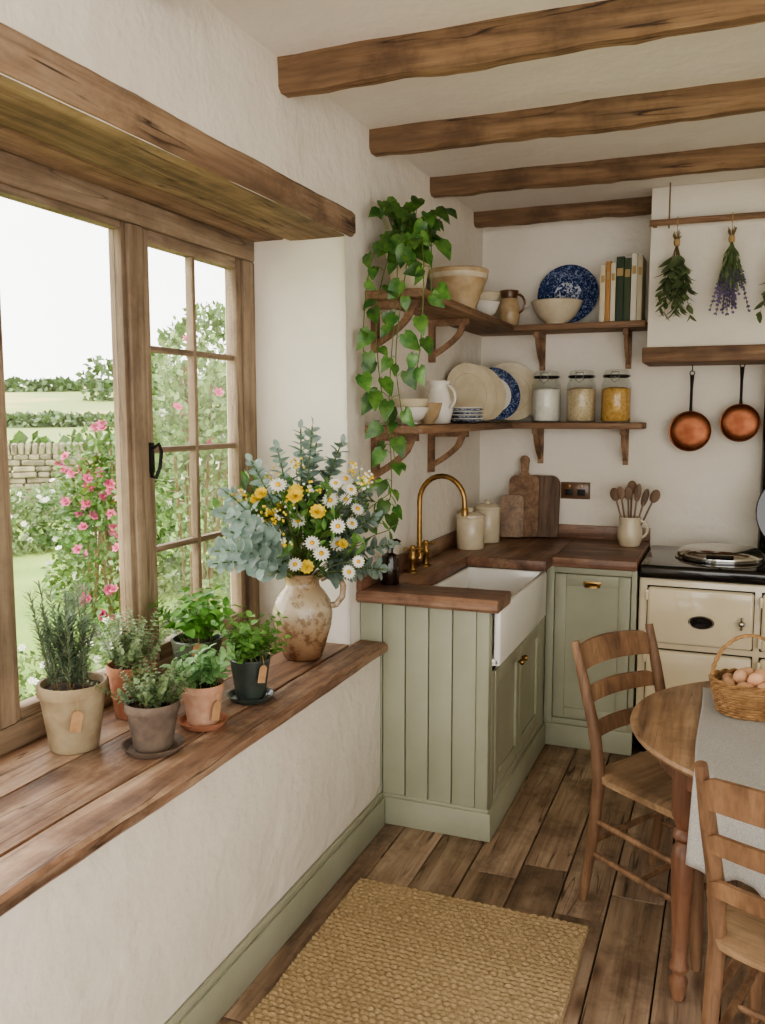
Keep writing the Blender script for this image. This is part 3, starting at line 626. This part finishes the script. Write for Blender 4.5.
# ---------------- chairs ----------------
def chair(loc,rot):
    b=B('dining_chair')
    for s in (-1,1):
        b.tube([(s*.195,.235,0),(s*.19,.205,.22),(s*.187,.185,.45),(s*.19,.205,.6),(s*.197,.25,.76),(s*.203,.29,.90)],[.015,.019,.021,.02,.019,.014],M_chair,12)
        prof=[(.014,0),(.017,.03),(.02,.12),(.022,.25),(.023,.36),(.021,.44)]
        b.tube([(s*(.225-.02*z/.44),-.225+.03*z/.44,z) for r,z in prof],[r for r,z in prof],M_chair,12)
        for z in (.17,.29): b.tube([(s*.214,-.21,z),(s*.202,0,z+.004),(s*.19,.2,z+.01)],[.009,.012,.009],M_chair,10)
    b.tube([(-.215,-.21,.24),(0,-.212,.24),(.215,-.21,.24)],[.009,.013,.009],M_chair,10); b.tube([(-.19,.205,.22),(0,.205,.22),(.19,.205,.22)],[.009,.012,.009],M_chair,10)
    b.tube([(-.2,0,.175),(0,0,.175),(.2,0,.175)],[.008,.012,.008],M_chair,10)
    def yb(z): return .185+ (z-.45)*.245
    for z0,z1,crest in ((.795,.875,.014),(.685,.735,.008),(.57,.615,.006)):
        vs=[];n=14
        for i in range(n+1):
            t=-1+2*i/n; x=t*.198; bow=.028*(1-t*t); zt=z1+crest*(1-t*t)-(.012 if abs(t)>.95 else 0); zb_=z0+crest*.6*(1-t*t)
            for z,o in ((zb_,0),(zt,0),(zt,.014),(zb_,.014)): vs.append((x,yb(z)+bow+o-.007,z))
        fs=[]
        for i in range(n):
            for k in range(4): l=(k+1)%4; fs.append([i*4+k,i*4+l,i*4+4+l,i*4+4+k])
        fs+= [[0,1,2,3],[n*4,n*4+1,n*4+2,n*4+3]]; b.add(vs,fs,M_chair,True)
    nx,ny=16,16
    def sp(u,v):
        y=-.225+.43*v; hw=.235-.035*v; k=1-.06*(abs(2*v-1)**4); x=(2*u-1)*hw*k; y=y+(.02*(1-(2*u-1)**4))*(-1 if v<.5 else 1)*abs(2*v-1)
        return x,y
    vs=[];fs=[]
    for j in range(ny+1):
        for i in range(nx+1):
            u,v=i/nx,j/ny; x,y=sp(u,v); e=min(u,1-u,v,1-v); z=.468-.012*(math.sin(pi*u)*math.sin(pi*v))-(.008 if e==0 else 0); vs.append((x,y,z))
    o=len(vs)
    for j in range(ny+1):
        for i in range(nx+1): x,y=sp(i/nx,j/ny); vs.append((x*.98,y*.98,.436))
    g=lambda i,j:j*(nx+1)+i
    for j in range(ny):
        for i in range(nx): fs.append([g(i,j),g(i+1,j),g(i+1,j+1),g(i,j+1)]); fs.append([o+g(i,j),o+g(i,j+1),o+g(i+1,j+1),o+g(i+1,j)])
    for i in range(nx): fs.append([g(i,0),o+g(i,0),o+g(i+1,0),g(i+1,0)]); fs.append([g(i,ny),g(i+1,ny),o+g(i+1,ny),o+g(i,ny)])
    for j in range(ny): fs.append([g(0,j),g(0,j+1),o+g(0,j+1),o+g(0,j)]); fs.append([g(nx,j),o+g(nx,j),o+g(nx,j+1),g(nx,j+1)])
    b.add(vs,fs,M_seat,True)
    b.finish(loc=loc,rotz=rot)
chair((-.105,2.935,0),math.radians(58.6)); chair((.26,2.165,0),math.radians(160))
# ---------------- herb pots ----------------
ZS=.7615
def potb(b,c,r,h,mat,saucer=None,rim=True):
    c=V(c)
    if saucer: 
        b.lathe([(1e-4,0),(r*.95,0),(r*1.12,.016),(r*1.15,.018),(r*1.08,.018),(r*.9,.006),(1e-4,.006)],c,saucer,36); c=c+V((0,0,.007))
    k=.82 if rim else .97; r1=r*.93 if rim else r*.98
    b.lathe([(1e-4,0),(r*.66,0),(r*.7,.005),(r1,h*k),(r if rim else r1,h*(k+.01)),(r,h*.97),(r*.97,h),(r*.9,h*.99),(r*.87,h*.88),(1e-4,h*.88)],c,mat,40)
    b.lathe([(1e-4,h*.9),(r*.5,h*.91),(r*.88,h*.885)],c,M_soil,24)
    return c+V((0,0,h*.88))
def tag(b,p,face,ang=0):
    p=V(p); f=V(face).normalized(); s=f.cross(V((0,0,1))).normalized()
    b.tube([p+V((0,0,.03)),p+f*.006+V((0,0,.012)),p+f*.008],.001,M_gold,4)
    Mx=Matrix.Translation(p+f*.006)@Matrix(((s.x,0,f.x,0),(s.y,0,f.y,0),(0,1,0,0),(0,0,0,1)))@Matrix.Rotation(ang,4,'Z')
    b.prism([(-.014,-.055),(.014,-.055),(.014,-.008),(.007,0),(-.007,0),(-.014,-.008)],.0015,M_card,Mx)
def herb(name,c,r,h,mat,fn,saucer=None,rim=True,tg=None):
    b=B(name); t=potb(b,c,r,h,mat,saucer,rim); fn(b,t,r)
    if tg: tag(b,V((c[0],c[1],c[2]+h*tg[3]))+V(tg[:3])*r*1.0,tg[:3],.2)
    b.finish()
def rdir(sp): a=R.uniform(0,2*pi); s=R.uniform(0,sp)**.8; return V((math.cos(a)*s,math.sin(a)*s,1)).normalized()
def base_in(t,r,k=.6): a=R.uniform(0,2*pi); s=r*k*math.sqrt(R.random()); return t+V((math.cos(a)*s,math.sin(a)*s,0))
def rosemary(b,t,r):
    for i in range(26):
        d=rdir(.5); sprig(b,base_in(t,r),d,R.uniform(.16,.31),26,M_woodstem,L_rose,.028,.0034,'needle',-.25,.002,.12,50,4)
def thyme(b,t,r):
    for i in range(60): sprig(b,base_in(t,r,.75),rdir(.85),R.uniform(.09,.2),11,M_woodstem,L_thyme,.017,.007,'oval',.05,.001,.25,60,3)
def oreg(b,t,r):
    for i in range(65): sprig(b,base_in(t,r,.8),rdir(1.15),R.uniform(.06,.14),9,M_woodstem,L_oreg,.016,.007,'oval',.15,.001,.2,60,3)
def basil(b,t,r):
    for i in range(26): sprig(b,base_in(t,r,.7),rdir(.8),R.uniform(.08,.19),4,M_stem,L_basil,.06,.021,'oval',.1,.0018,.45,60,2,.35)
def sage(b,t,r):
    for i in range(28): sprig(b,base_in(t,r,.8),rdir(1.1),R.uniform(.05,.12),4,M_stem,L_sage,.044,.015,'round',.1,.0016,.35,60,2,.25)
def mint(b,t,r):
    for i in range(36): sprig(b,base_in(t,r,.8),rdir(.85),R.uniform(.08,.18),5,M_stem,L_mint,.038,.015,'oval',.1,.0015,.3,60,2,.3)
herb('potted_rosemary',(-1.625,1.815,ZS),.092,.185,M_beigepot,rosemary,None,True,(.75,-.66,0,.7))
herb('potted_thyme',(-1.64,2.085,ZS),.074,.16,M_terra,thyme,None,True,(.8,-.5,0,.9))
herb('potted_oregano',(-1.415,1.88,ZS),.074,.13,M_greypot,oreg,M_greypot,True)
herb('potted_basil',(-1.62,2.40,ZS),.086,.165,M_greenpot,basil,None,False,(.6,-.8,0,1.0))
herb('potted_sage',(-1.395,2.09,ZS),.064,.12,M_terra2,sage,M_terra,True,(.9,-.3,0,.7))
herb('potted_mint',(-1.385,2.345,ZS),.066,.13,M_darkpot,mint,M_darkpot,False,(.9,-.4,0,.95))
# ---------------- flower jug ----------------
def glaze():
    m,nt,bs=base('stoneware_glaze'); tc=N(nt,'ShaderNodeTexCoord'); sx=N(nt,'ShaderNodeSeparateXYZ'); nt.links.new(tc.outputs['Object'],sx.inputs[0])
    v=coords(nt); ad=N(nt,'ShaderNodeMath',operation='MULTIPLY_ADD'); ad.inputs[1].default_value=.16; nt.links.new(noi(nt,v,9,6),ad.inputs[0]); nt.links.new(sx.outputs[2],ad.inputs[2])
    r=ramp(nt,[lin('#7E5A40'),lin('#A08568'),lin('#BEB098'),lin('#AE9678'),lin('#8A6A4C')],[.1,.18,.27,.36,.43]); nt.links.new(ad.outputs[0],r.inputs[0])
    s=ramp(nt,[(.45,.36,.28,1),(1,1,1,1)],[.4,.5]); nt.links.new(noi(nt,v,22,6,.7),s.inputs[0])
    nt.links.new(mix(nt,r.outputs[0],s.outputs[0],.75,'MULTIPLY'),bs.inputs['Base Color']); bs.inputs['Roughness'].default_value=.25; bs.inputs['Coat Weight'].default_value=.3
    return m
M_vase=glaze()
b=B('stoneware_flower_jug'); vc=V((-1.45,2.84,ZS))
b.lathe([(1e-4,0),(.066,0),(.072,.006),(.086,.05),(.106,.12),(.112,.17),(.104,.215),(.082,.25),(.066,.268),(.062,.285),(.068,.305),(.076,.32),(.07,.322),(.058,.3),(.055,.27),(.09,.2),(1e-4,.02)],vc,M_vase,48)
hd=V((.93,.37,0)); b.tube([vc+hd*x+V((0,0,z)) for x,z in ((.068,.295),(.1,.312),(.135,.305),(.152,.27),(.148,.23),(.125,.2),(.1,.195))],[.012,.013,.013,.012,.012,.012,.014],M_vase,10)
b.finish()
b=B('flower_bouquet'); mo=vc+V((0,0,.27))
def go(target,r=.0025,sag=.15):
    T=V(target); d=T-mo; m_=mo+d*.5+V((0,0,d.length*sag))
    pts=[(mo*(1-t)**2+m_*2*t*(1-t)+T*t*t) for t in [i/7 for i in range(8)]]; b.tube(pts,r,M_stem,5); return pts
def eucal(target):
    pts=go(target,.0028)
    for i in range(3,8):
        for s in range(3):
            f=(s/3); p=pts[i-1].lerp(pts[i],f); tg=(pts[i]-pts[i-1]).normalized(); px=tg.cross(V((0,0,1))).normalized(); py=tg.cross(px)
            for w in range(2):
                a=(i*3+s)*pi/2.3+w*pi; rd=px*math.cos(a)+py*math.sin(a); dl=(rd*.85+tg*.5); L=.06*(1.2-.07*i)*R.uniform(.8,1.25)
                b.leaf(p,dl,tg-rd*.3+rv()*.3,L,L*.40,L_euc,'round',.1)
    b.leaf(pts[-1],pts[-1]-pts[-2],rv(),.035,.012,L_euc,'round')
O=vc+V((0,0,.32)); Rt=V((.93,.37,0)); Fw=V((.37,-.93,0))
def P(r,f,z): return O+Rt*r+Fw*f+V((0,0,z))
def clampx(p): 
    if p.x<-1.70: p.x=-1.70
    return p
for r,f,z in [(-.2,.36,.2),(-.24,.22,.32),(-.16,.15,.42),(-.08,.05,.46),(0,0,.53),(.06,.05,.48),(.12,.0,.42),(.2,.1,.34),(.27,.1,.22),(.33,.1,.12),(-.25,.4,.1),(.05,.1,.54),(.15,.05,.48),(-.2,.5,.28),(.3,.16,.04),(-.22,.52,.16),(.25,.05,.3)]:
    eucal(clampx(P(r,f,z)))
for i in range(90):
    p=clampx(P(R.gauss(.03,.13),R.uniform(-.08,.2),R.uniform(.04,.34))); pts=go(p,.0018)
    for k in range(6): b.leaf(pts[-1-k//3],rv()+V((0,0,.4)),rv(),R.uniform(.04,.07),R.uniform(.008,.013),L_dark if R.random()<.45 else L_mint,'oval')
fl=[]
def place(n,rr=(.18,.24),zr=(.03,.36)):
    out=[]
    for _ in range(600):
        if len(out)>=n: break
        p=P(R.uniform(-rr[0],rr[1]*.9),R.uniform(.08,.24),R.uniform(*zr)); 
        if p.x<-1.68: continue
        if all((p-q).length>.045 for q in fl): out.append(p); fl.append(p)
    return out
def daisy(p,r=.028):
    n=((p-mo).normalized()*1.2+V((.35,-.9,.2))+rv()*.5).normalized(); a0=R.random(); px=n.cross(V((0,0,1))).normalized(); py=n.cross(px)
    for k in range(15):
        a=a0+2*pi*k/15; d=px*math.cos(a)+py*math.sin(a); b.leaf(p+d*r*.25,d+n*.1,n,r*.85,r*.17,P_white,'oval',.12,.1)
    b.ball(p+n*.002,(r*.32,r*.32,r*.18),P_cen,10,6,align(n))
def puff(p,r,mat):
    n=((p-mo).normalized()+V((.35,-.9,.2))).normalized(); px=n.cross(V((0,0,1))).normalized(); py=n.cross(px)
    for ring,(k,el,sc) in enumerate(((10,.15,1),(9,.55,.85),(7,.95,.65),(4,1.3,.45))):
        for i in range(k):
            a=2*pi*i/k+ring*.4; d=(px*math.cos(a)+py*math.sin(a))*math.cos(el)+n*math.sin(el); b.leaf(p,d,n,r*sc,r*.33*sc,mat,'round',-.2,.3)
for p in place(18): go(p,.0016); daisy(p,R.uniform(.022,.031))
for p in place(10): go(p,.0018); puff(p,R.uniform(.02,.033),P_yel)
for p in place(14,(.2,.3),(.1,.42)):
    go(p,.0014)
    for k in range(18): b.ball(p+rv()*R.uniform(.005,.035),.005,P_white if R.random()<.4 else P_yel,6,4)
b.finish()
# ---------------- pothos ----------------
b=B('potted_pothos'); pc=V((-1.225,3.36,2.147))
b.lathe([(1e-4,0),(.062,0),(.066,.005),(.088,.13),(.094,.135),(.094,.15),(.086,.15),(.082,.12),(1e-4,.12)],pc,M_cream,36)
pt=pc+V((0,0,.13))
def vine(path,leafn,ls=.066):
    pts=[]
    P_=[V(p) for p in path]; P_=[P_[0]]+P_+[P_[-1]]
    for s in range(len(P_)-3):
        for k in range(6):
            t=k/6; a,b_,c,d=P_[s:s+4]; pts.append(.5*((2*b_)+(c-a)*t+(2*a-5*b_+4*c-d)*t*t+(3*b_-a-3*c+d)*t*t*t))
    pts.append(P_[-1]); b.tube(pts,.0022,M_stem,5)
    for k in range(leafn):
        f=(k+.5)/leafn*(len(pts)-1); i=min(int(f),len(pts)-2); p=pts[i].lerp(pts[i+1],f-i)
        out=V((.25,-.6,0))+V(((1 if k%2 else -1)*R.uniform(.3,1),R.uniform(-.6,.6),R.uniform(-.1,.5))); out.normalize()
        q=p+out*R.uniform(.02,.055)
        if q.x<XW+.05: q.x=XW+.05
        b.tube([p,p.lerp(q,.5)+V((0,0,.008)),q],.0013,M_stem,4)
        d=(out*.55+V((0,0,-.8))+rv()*.4).normalized(); nn=(V((.35,-.85,.35))+rv()*.7).normalized(); L=ls*R.uniform(.7,1.25)
        if q.x+d.x*L<XW+.03: d.x=abs(d.x)
        b.leaf(q,d,nn,L,L*.42,L_poth,'heart',.25,.2)
x,y,z=pt
vine([pt,(x-.02,y-.12,z+.03),(x-.05,3.15,z-.2),(x-.04,3.14,z-.45),(x-.0,3.15,z-.7),(x+.01,3.14,z-.92),(x-.03,3.14,z-1.0)],26)
vine([pt,(x+.06,y-.13,z+.05),(x+.05,3.16,z-.15),(x+.03,3.14,z-.4),(x+.06,3.13,z-.62)],14)
vine([pt,(x-.06,y-.14,z+.05),(x-.09,3.15,z-.1),(x-.1,3.13,z-.35),(x-.08,3.13,z-.55)],12)
vine([pt,(x+.08,y-.1,z+.08),(x+.13,3.17,z-.05),(x+.13,3.15,z-.3),(x+.11,3.15,z-.46)],12)
vine([pt,(x+.1,y-.05,z+.1),(x+.15,3.2,z-.02),(x+.16,3.17,z-.2)],6)
vine([pt,(x-.02,y-.1,z+.06),(x+.02,3.18,z-.1),(x+.0,3.15,z-.55),(x+.03,3.15,z-.84)],14,.06)
for i in range(44):
    d=rdir(1.1); L=R.uniform(.08,.27); e=pt+V((d.x*L,d.y*L*.8-.02,d.z*L))
    if e.x<XW+.05: e.x=XW+.05
    b.tube([pt+V((d.x*.04,d.y*.04,-.01)),e],.0015,M_stem,4); dl=V((d.x,d.y-.25,-.35))+rv()*.3
    if e.x+dl.x*.08<XW+.03: dl.x=abs(dl.x)
    b.leaf(e,dl,V((.3,-.6,.7))+rv()*.4,.07*R.uniform(.75,1.25),.03,L_poth,'heart',.25,.2)
b.finish()
# ---------------- garden ----------------
def hgt(x,y):
    D=math.hypot(x,y); t=max(0,min(1,(D-30)/150)); t=t*t*(3-2*t)
    return -.1+6.8*t+ (noise.noise(V((x*.02,y*.02,1)))*1.2)*t
b=B('countryside_ground'); vs=[];fs=[]; xs=[-1.92-((i/60)**2.4)*230 for i in range(61)]; ys=[-30+ 290*(j/80) for j in range(81)]
for y in ys:
    for x in xs: vs.append((x,y,hgt(x,y)))
near=[];far=[]
for j in range(80):
    for i in range(60):
        a=j*61+i; f=[a,a+1,a+62,a+61]; D=math.hypot(xs[i],ys[j]); (near if D<28 else far).append(f)
b.add(vs,near,M_lawn,True); b.add(vs,far,M_fields,True); b.finish(origin=False,loc=(0,0,0))
b=B('light_bounce_paving'); y=-3  # unseen paving by the house, added to reduce green light bounced off the lawn
while y<6.5:
    l=R.uniform(.45,.7); x=-1.95
    for w in (.55,.5,.45): b.bb(x-w+.01,x,y,y+l-.012,-.12,-.085+R.uniform(0,.006),M_bounce_paving,.01); x-=w
    y+=l
b.finish()
def bush(name,blobs,lm,n,ls,flowers=None,nf=0,fs_=.04,stems=True):
    b=B(name)
    tot=sum(r[0]*r[1]*r[2] for c,r in blobs)
    for c,r in blobs:
        c=V(c); k=int(n*r[0]*r[1]*r[2]/tot)
        for i in range(k):
            d=rv(); q=R.uniform(.55,1)**.5; p=c+V((d.x*r[0],d.y*r[1],d.z*r[2]))*q*(1+.25*noise.noise(d*2.5+c))
            if p.z<-.08 or p.x>-1.98: continue
            L=ls*R.uniform(.6,1.3); b.leaf(p,d+rv()*.9,rv()+V((0,0,.7)),L,L*.32,lm,'q',.15)
        if stems:
            for i in range(5): e=c+V((rv().x*r[0]*.6,rv().y*r[1]*.6,r[2]*.5)); e.x=min(e.x,-2); b.tube([(c.x,c.y,-.1),e],.01,M_woodstem,4)
        if flowers:
            for i in range(int(nf*r[0]*r[1]*r[2]/tot)):
                d=rv(); d.y=-abs(d.y) if R.random()<.8 else d.y; p=c+V((d.x*r[0],d.y*r[1],d.z*r[2]))*1.02
                if p.z<0 or p.x>-2.0: continue
                n0=(V((.5,-.7,.4))+rv()*.6).normalized(); px=n0.cross(V((0,0,1))).normalized(); py=n0.cross(px)
                for rg,(kk,el,sc) in enumerate(((6,.2,1),(4,.9,.7))):
                    for w in range(kk): a=2*pi*w/kk+rg; dd=(px*math.cos(a)+py*math.sin(a))*math.cos(el)+n0*math.sin(el); b.leaf(p,dd,n0,fs_*sc,fs_*.45*sc,flowers,'q',-.1)
    b.finish()
def pol(px,D,z):
    th=math.radians(px); return (-D*math.sin(th),D*math.cos(th),z)
bush('rose_bush',[(pol(39.2,6.6,.6),(.24,.24,.75)),(pol(38.7,6.4,1.25),(.24,.24,.4)),(pol(40.4,6.7,1.2),(.2,.2,.36))],L_gard,2600,.055,P_pink,64,.045)
bush('flowering_shrub',[((-3.0,4.4,1.0),(.42,.42,.95)),((-3.1,4.6,1.75),(.26,.26,.4))],L_gard2,3300,.06,P_pink,18,.035)
bush('flowering_shrub',[((-2.6,3.35,.2),(.3,.36,.55))],L_gard2,1500,.055,P_white,45,.028)
bush('perennial_border',[(pol(46,12.3,.1),(.8,.6,.5)),(pol(43.5,12.6,.1),(.8,.6,.6)),(pol(41,12.4,.15),(.7,.6,.75)),(pol(48.5,12.3,.1),(.8,.6,.5))],L_gard2,5200,.1,P_white,130,.045)
bush('perennial_border',[(pol(39.3,8.6,.2),(.4,.4,.7)),(pol(40.8,8.9,.05),(.35,.35,.5))],L_gard,2400,.07,P_white,40,.04)
bush('garden_shrub',[(pol(44.5,4.6,.0),(.3,.28,.5)),(pol(41.5,4.3,.0),(.3,.3,.56)),(pol(47,4.4,.0),(.3,.28,.5))],L_gard2,2600,.045,P_white,70,.022)
bush('garden_shrub',[(pol(35.8,9.5,.7),(.8,.7,1.1)),(pol(32.5,9,.8),(.8,.8,1.4))],L_gard,4200,.1,P_white,50,.05)
bush('apple_tree',[(pol(32.0,20.5,2.3),(1.7,1.6,1.8)),(pol(34.6,21,1.4),(1.2,1.2,1.3))],L_gard,4200,.2)
b=B('dry_stone_wall'); A=V((-14.5,8.6,0)); E=V((-9,13.6,0)); Ld=(E-A).length; dd=(E-A).normalized(); ang=math.atan2(dd.y,dd.x)
for k in range(11):
    s=R.uniform(-.2,0); z=-.1+k*.1
    while s<Ld:
        l=R.uniform(.18,.42); p=A+dd*(s+l/2); h=.1*R.uniform(.88,1.0)
        b.box((p.x,p.y,z+.05),(l-.015,.42+R.uniform(-.05,.05),h),M_stone,.02,(R.uniform(-.03,.03),R.uniform(-.03,.03),ang+R.uniform(-.04,.04)),1); s+=l
s=0
while s<Ld:
    p=A+dd*s; b.box((p.x,p.y,1.08),(.09,.4,.2),M_stone,.02,(0,R.uniform(-.2,.2),ang),1); s+=.11
b.finish()
def far_bush(name,items,ls,lm=None):
    b=B(name)
    for (x,y,rx,rz) in items:
        z=hgt(x,y)+rz*.7; 
        for i in range(260):
            d=rv(); p=V((x,y,z))+V((d.x*rx,d.y*rx,d.z*rz))*R.uniform(.6,1.05); b.leaf(p,d+rv(),rv(),ls*R.uniform(.6,1.3),ls*.45,lm or L_hedge,'q')
    b.finish()
far_bush('distant_tree',[(-63.5,78,2.5,2.6),(-61,80,1.7,1.7)],.8)
far_bush('hedgerow',[(-21+i*.75,11.5+i*.7,.9,.68) for i in range(12)],.3,L_gard)
far_bush('hedgerow',[(-60+i*1.6,34+i*1.45,1.5,.42) for i in range(28)],.5)
far_bush('hedgerow',[(-110+i*3.4,70+i*2.7,3,.65) for i in range(26)],.9)
# ---------------- light ----------------
w=bpy.data.worlds.new('World'); bpy.context.scene.world=w; w.use_nodes=True; wn=w.node_tree; bg=wn.nodes['Background']; bg.inputs[0].default_value=(1,.98,.95,1)
tc=wn.nodes.new('ShaderNodeTexCoord'); sx=wn.nodes.new('ShaderNodeSeparateXYZ'); mr=wn.nodes.new('ShaderNodeMapRange')
wn.links.new(tc.outputs['Generated'],sx.inputs[0]); wn.links.new(sx.outputs[0],mr.inputs[0])
mr.inputs[1].default_value=-.8; mr.inputs[2].default_value=.6; mr.inputs[3].default_value=3.7; mr.inputs[4].default_value=2.1; wn.links.new(mr.outputs[0],bg.inputs[1])
def sun():
    l=bpy.data.lights.new('sun','SUN'); l.energy=3.2; l.angle=math.radians(3); l.color=(1,.94,.84)
    o=bpy.data.objects.new('sun',l); bpy.context.scene.collection.objects.link(o); o.rotation_euler=V((.1,1,-1.15)).to_track_quat('-Z','Y').to_euler()
sun()
def portal(loc,rot,sx,sy):
    l=bpy.data.lights.new('sky_portal','AREA'); l.shape='RECTANGLE'; l.size=sx; l.size_y=sy; l.cycles.is_portal=True
    o=bpy.data.objects.new('sky_portal',l); bpy.context.scene.collection.objects.link(o); o.location=loc; o.rotation_euler=rot
portal((-1.87,1.63,1.54),(0,-pi/2,0),1.5,2.8)
cam=bpy.data.cameras.new('camera'); co=bpy.data.objects.new('camera',cam); bpy.context.scene.collection.objects.link(co)
co.location=(0,0,1.66); co.rotation_euler=(math.radians(90-6.36),0,math.radians(21.7)); cam.sensor_fit='VERTICAL'; cam.sensor_height=36; cam.lens=870/1024*36; cam.clip_start=.02; cam.clip_end=600
bpy.context.scene.camera=co
bpy.context.scene.view_settings.view_transform='AgX'; bpy.context.scene.view_settings.look='AgX - Medium High Contrast'; bpy.context.scene.view_settings.exposure=.6
